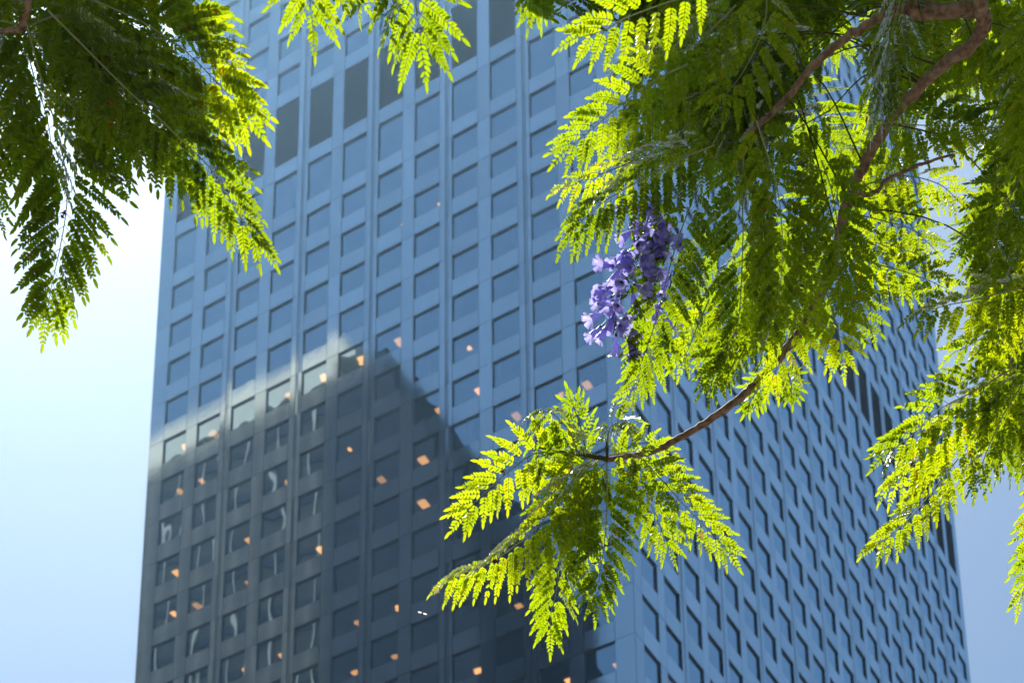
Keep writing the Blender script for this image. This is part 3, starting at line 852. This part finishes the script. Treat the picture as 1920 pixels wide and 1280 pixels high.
# unseen leaves added overhead and behind the camera to block sky light
k = 0
while k < 420:
    az, el, d = RAD(rf.uniform(195, 455)), RAD(rf.uniform(15, 88)), rf.uniform(2.6, 5.5)
    c = CAM + d * np.array([math.cos(el) * math.cos(az), math.cos(el) * math.sin(az), math.sin(el)])
    q = proj(c)
    if (c - CAM) @ FW > 0 and -250 < q[0] < 2170 and -250 < q[1] < 1500: continue
    if c[2] < 2.9 or not clear(c): continue
    a = rf.uniform(0, 6.28)
    T = np.array([math.cos(a), math.sin(a), -.3]); T /= np.linalg.norm(T); S = np.cross(T, [0, 0, 1.0]); S /= np.linalg.norm(S)
    C = np.array([c + T * (u - .5) * .5 - np.array([0, 0, .12]) * u * u for u in np.linspace(0, 1, 10)])
    rest.append(leaf_geometry(C, S, rf.uniform(.11, .15), 15, rf, .3, size=2.1)); k += 1
merge('foliage', rest, treeB)  # far fillers merged with the unseen leaves added to block light
# stalks
tv_, tf_, nvv = [], [], 0
for b in fb:
    dj = np.linalg.norm(BR - b, axis=1)
    if dj.min() > .42: continue
    j = rf.choice(np.nonzero(dj < dj.min() * 1.25 + .06)[0]); e = BR[j]
    mid = (b + e) / 2 + np.array([0, 0, .06])
    v, f = tube(catmull([e, mid, b], 9), np.linspace(.0017, .0009, 9), 5)
    tv_.append(v); tf_.append(f + nvv); nvv += len(v)
obj('twig', np.concatenate(tv_), np.concatenate(tf_), [M_TWIG], treeB, None, True)

# --- tree on the left ---------------------------------------------------------------
treeA = empty('jacaranda_tree', (44.4, -97.2, 0))
tag(treeA, 'flowerless jacaranda at upper left, its long dark fronds hanging before pale sky', 'tree', 'jacaranda trees framing the tower')
DA = 3.6
knA = at(44, 52, DA)
crotchA = np.array([44.9, -97.0, 4.2])
trunk(treeA, (44.4, -97.2, 0), tuple(crotchA), 0.14, 0.08)
_, CA0 = branch(treeA, [crotchA, at(-500, -300, DA + .2), at(-160, -160, DA + .05), at(40, -60, DA), knA], [.07, .03, .014, .008, .0055], 'branch', 60)
_, CA1 = branch(treeA, [at(-160, -160, DA + .05), at(200, -260, DA), at(480, -230, DA), at(740, -190, DA)], [.014, .010, .007, .004], 'branch', 40)
_, CA2 = branch(treeA, [knA, at(20, 58, DA), at(-10, 62, DA)], [.005, .004, .003], 'branch', 10)
A = DA
add_leaf(treeA, [(50, 45), (62, 90), (82, 164), (112, 262), (126, 355), (118, 437), (96, 540), (88, 590)], A, 124, droop=.22, npair=22, size=1.12, tipw=.42)
add_leaf(treeA, [(44, 52), (120, 30), (190, 75), (228, 160), (232, 230), (222, 290)], A + .04, 118, droop=.3, size=1.1)
add_leaf(treeA, [(90, 20), (160, 90), (235, 165), (295, 219), (339, 262), (405, 328), (454, 415), (484, 450)], A - .06, 112, droop=.55, npair=22, size=1.1, tipw=.5)
add_leaf(treeA, [(100, -15), (158, -5), (250, 33), (306, 66), (350, 98), (405, 153), (450, 200)], A + .02, 116, droop=.28, npair=22, size=1.15, tipw=.6)
add_leaf(treeA, [(-60, 240), (-40, 300), (-20, 360), (0, 410)], A + .3, 50, droop=.4)
add_leaf(treeA, [(44, 52), (10, 120), (-10, 220), (-15, 330)], A + .08, 100, droop=.3, size=1.1)
add_leaf(treeA, [(44, 52), (120, 110), (180, 200), (215, 300)], A + .12, 110, droop=.4, size=1.1, roll=.4)
add_leaf(treeA, [(20, 0), (120, 10), (220, 30), (300, 80)], A + .15, 90, droop=.5, size=1.1)
add_leaf(treeA, [(180, -60), (270, -40), (350, -10), (400, 50)], A + .1, 90, droop=.2, size=1.1)
add_leaf(treeA, [(44, 52), (60, 130), (90, 230), (100, 320)], A + .2, 110, droop=.4, size=1.1, roll=-.6)
add_leaf(treeA, [(140, 40), (240, 130), (310, 180), (370, 230)], A + .1, 100, droop=.7, size=1.1, roll=.5)
add_leaf(treeA, [(120, 60), (200, 150), (290, 230), (330, 300)], A + .05, 90, droop=.6, size=1.1, roll=-.4)
add_leaf(treeA, [(44, 52), (0, 40), (-40, 60), (-90, 120)], A, 90, droop=.5, size=1.1)
add_leaf(treeA, [(590, -150), (582, -90), (580, -30), (584, 25)], A, 90, droop=.2, size=1.1, tipw=.7)
add_leaf(treeA, [(720, -170), (750, -80), (775, -10), (788, 75)], A - .05, 112, droop=.2, size=1.15, tipw=.65)
add_leaf(treeA, [(655, -150), (660, -90), (668, -30), (672, 5)], A + .1, 60, droop=.2)
restA = []  # leaves added above the frame to shade the left fronds
for q in range(70):
    x, y = rf.uniform(-500, 760), rf.uniform(-900, -190)
    if rf.random() < .4: x, y = rf.uniform(-500, 250), rf.uniform(-500, -60)
    a = RAD(rf.uniform(10, 160)); L = rf.uniform(220, 340); d = rf.uniform(3.5, 4.5)
    if y + math.sin(a) * L > -20 and x + math.cos(a) * L > 150: continue
    if not clear(at(x + math.cos(a) * L * .5, y + math.sin(a) * L * .5, d)): continue
    add_leaf(treeA, [(x, y), (x + math.cos(a) * L * .5, y + math.sin(a) * L * .45 - 15), (x + math.cos(a) * L, y + math.sin(a) * L)], d, rf.uniform(80, 110), droop=rf.uniform(.2, .6), roll=rf.normal(0, .5), collect=restA)
shade(restA, [((20, 230), (0, 500), 3.6), ((200, 430), (60, 330), 3.6)], 60)  # added unseen leaves that keep the sun off the left fronds
merge('foliage', restA, treeA)  # the left tree's added shading leaves

# ------------------------------------------------------------------ flowers
def flower_mesh():
    prof = [(0.0, .0022), (.004, .0028), (.010, .0030), (.018, .0058), (.026, .0075), (.031, .0082)]
    k = 15; V = []; F = []
    for (z, r) in prof:
        for j in range(k):
            a = 2 * math.pi * j / k
            V.append((r * math.cos(a), r * math.sin(a) * .8, z))
    for i in range(len(prof) - 1):
        for j in range(k): F.append([i * k + j, i * k + (j + 1) % k, (i + 1) * k + (j + 1) % k, (i + 1) * k + j])
    base = (len(prof) - 1) * k
    for l in range(5):                                   # five rounded lobes, flaring outwards
        j0 = l * 3
        ring = [base + j0, base + (j0 + 1) % k, base + (j0 + 2) % k, base + (j0 + 3) % k]
        am = 2 * math.pi * (j0 + 1.5) / k
        for (rr_, zz, wa) in ((.0118, .0355, .50), (.0150, .0365, .36)):
            n = len(V)
            for q in range(4):
                a = am + (q - 1.5) / 1.5 * wa
                V.append((rr_ * math.cos(a), rr_ * math.sin(a) * .85, zz + (.0012 if q in (0, 3) else 0)))
            new = list(range(n, n + 4))
            for q in range(3): F.append([ring[q], ring[q + 1], new[q + 1], new[q]])
            ring = new
    return V, F


fv, ff = flower_mesh()
fme = None
cv = []; cf = []
for (z, r) in ((-.003, .0006), (-.001, .0022), (.0035, .0032)):
    for j in range(8): cv.append((r * math.cos(j * math.pi / 4), r * math.sin(j * math.pi / 4), z))
for i in range(2):
    for j in range(8): cf.append([i * 8 + j, i * 8 + (j + 1) % 8, (i + 1) * 8 + (j + 1) % 8, (i + 1) * 8 + j])


def flower_cluster(stem_px, dist, count, spread, label):
    global fme
    P = [at(x, y, dist) for x, y in stem_px]
    C = catmull(P, 30)
    V, F = tube(C, np.linspace(.0016, .0008, 30), 6)
    parts = [(V, F)]
    cl = None; fls = []
    r = np.random.default_rng(int(stem_px[0][0]))
    for i in range(count):
        t = (i + .5) / count; c = C[int(2 + t * 27)]
        a = r.uniform(0, 2 * math.pi)
        out = math.cos(a) * RT + math.sin(a) * np.cross(RT, [0, 0, 1.0])
        out = out + np.array([0, 0, -r.uniform(.1, .9)]); out /= np.linalg.norm(out)
        ln = r.uniform(.35, 1.0) * spread
        b = c + out * ln + np.array([0, 0, .006])
        parts.append(tube(catmull([c, (c + b) / 2 + np.array([0, 0, .008]), b], 6), np.linspace(.0008, .0006, 6), 4))
        d = out + np.array([0, 0, -r.uniform(.2, 1.0)]) - RT * .25; d /= np.linalg.norm(d)
        fls.append((b, d, r.uniform(.85, 1.12)))
    V = []; F = []; n = 0
    for v, f in parts: V.append(v); F.append(f + n); n += len(v)
    cl = obj('flower_cluster', np.concatenate(V), np.concatenate(F), [M_CALYX], treeB, None, True)
    if label: cl['label'] = label
    for b, d, s in fls:
        if fme is None:
            m2 = MB(); m2.V = list(fv) + list(cv)
            m2.F = [list(f) for f in ff] + [[q + len(fv) for q in f] for f in cf]
            m2.M = [0] * len(ff) + [1] * len(cf); m2.A = [0] * len(m2.F)
            o = obj('flower', m2.V, m2.F, [M_PETAL, M_CALYX], None, m2.M, True, {'vary': [r.random() for _ in m2.F]})
            fme = o.data
        else:
            o = bpy.data.objects.new('flower', fme); COL.objects.link(o)
        qt = Vector(d).to_track_quat('Z', 'Y')
        mw = Matrix.Translation(Vector(b)) @ qt.to_matrix().to_4x4() @ Matrix.Rotation(r.uniform(0, 6.28), 4, 'Z') @ Matrix.Diagonal((s, s, s, 1))
        o.parent = cl
        o.matrix_world = mw


flower_cluster([(1228, 388), (1208, 425), (1190, 460), (1172, 500)], 3.86, 28, .031, 'dense upper cluster of lavender trumpet flowers')
flower_cluster([(1185, 480), (1172, 535), (1156, 590), (1150, 625)], 3.86, 26, .034, 'hanging lower cluster of lavender trumpet flowers')
flower_cluster([(1285, 450), (1265, 510), (1245, 570), (1232, 600)], 4.02, 8, .012, 'narrow flower cluster half hidden behind a leaf')
# withered bits caught on the stalks
for (px, py, d, s) in ((944, 881, 3.955, .004), (969, 854, 3.955, .0035), (927, 1052, 3.94, .004), (1390, 322, 3.9, .004), (433, 354, 3.53, .003), (120, 400, 3.6, .0035)):
    c = at(px, py, d); V = []; F = []
    r = np.random.default_rng(px)
    for q in range(9):
        v = r.normal(0, 1, (3, 3)) * s * .9 + c + r.normal(0, s * .6, 3); n = len(V)
        V += list(v); F.append([n, n + 1, n + 2])
    obj('withered_bud', V, F, [M_DRY], treeB if px > 800 else treeA)

# ------------------------------------------------------------------ bee
bp_ = at(791.5, 1150, 3.4)
bee = empty('bee', tuple(bp_))
tag(bee, 'tiny bee in flight with pale spread wings, in front of the dark lower windows', 'bee')
M_BEE = principled('bee_body', [(0.3, (0.02, 0.012, 0.006)), (0.7, (0.08, 0.04, 0.015))], 0.6, 400)
mw_, tw_, ow_ = mat('bee_wing')
d1 = N(tw_, 'ShaderNodeBsdfTranslucent'); d1.inputs[0].default_value = (.9, .8, .72, 1)
d2 = N(tw_, 'ShaderNodeBsdfGlossy'); d2.inputs['Roughness'].default_value = .35
mx_ = N(tw_, 'ShaderNodeMixShader'); mx_.inputs[0].default_value = .3
tw_.links.new(d1.outputs[0], mx_.inputs[1]); tw_.links.new(d2.outputs[0], mx_.inputs[2]); tw_.links.new(mx_.outputs[0], ow_.inputs[0])
ax = -UP * .9 - RT * .35 + FW * .2; ax /= np.linalg.norm(ax)
C = np.array([bp_ - ax * .0042 + ax * .0010 * i for i in range(9)])
V, F = tube(C, np.array([.0003, .0010, .0011, .0007, .0013, .0014, .0010, .0013, .0003])[::-1], 10)
obj('body', V, F, [M_BEE], bee, None, True)
for s in (-1, 1):
    wd = RT * s * .95 - UP * s * .28 + UP * .05; wd /= np.linalg.norm(wd); wv = np.cross(wd, FW)
    pts = []
    for q in range(14):
        a = 2 * math.pi * q / 14
        pts.append(bp_ - ax * .001 + wd * (.0040 + .0034 * math.cos(a)) + wv * .0012 * math.sin(a) + FW * .0006 * math.cos(a))
    obj('wing', pts, [list(range(14))], [mw_], bee)
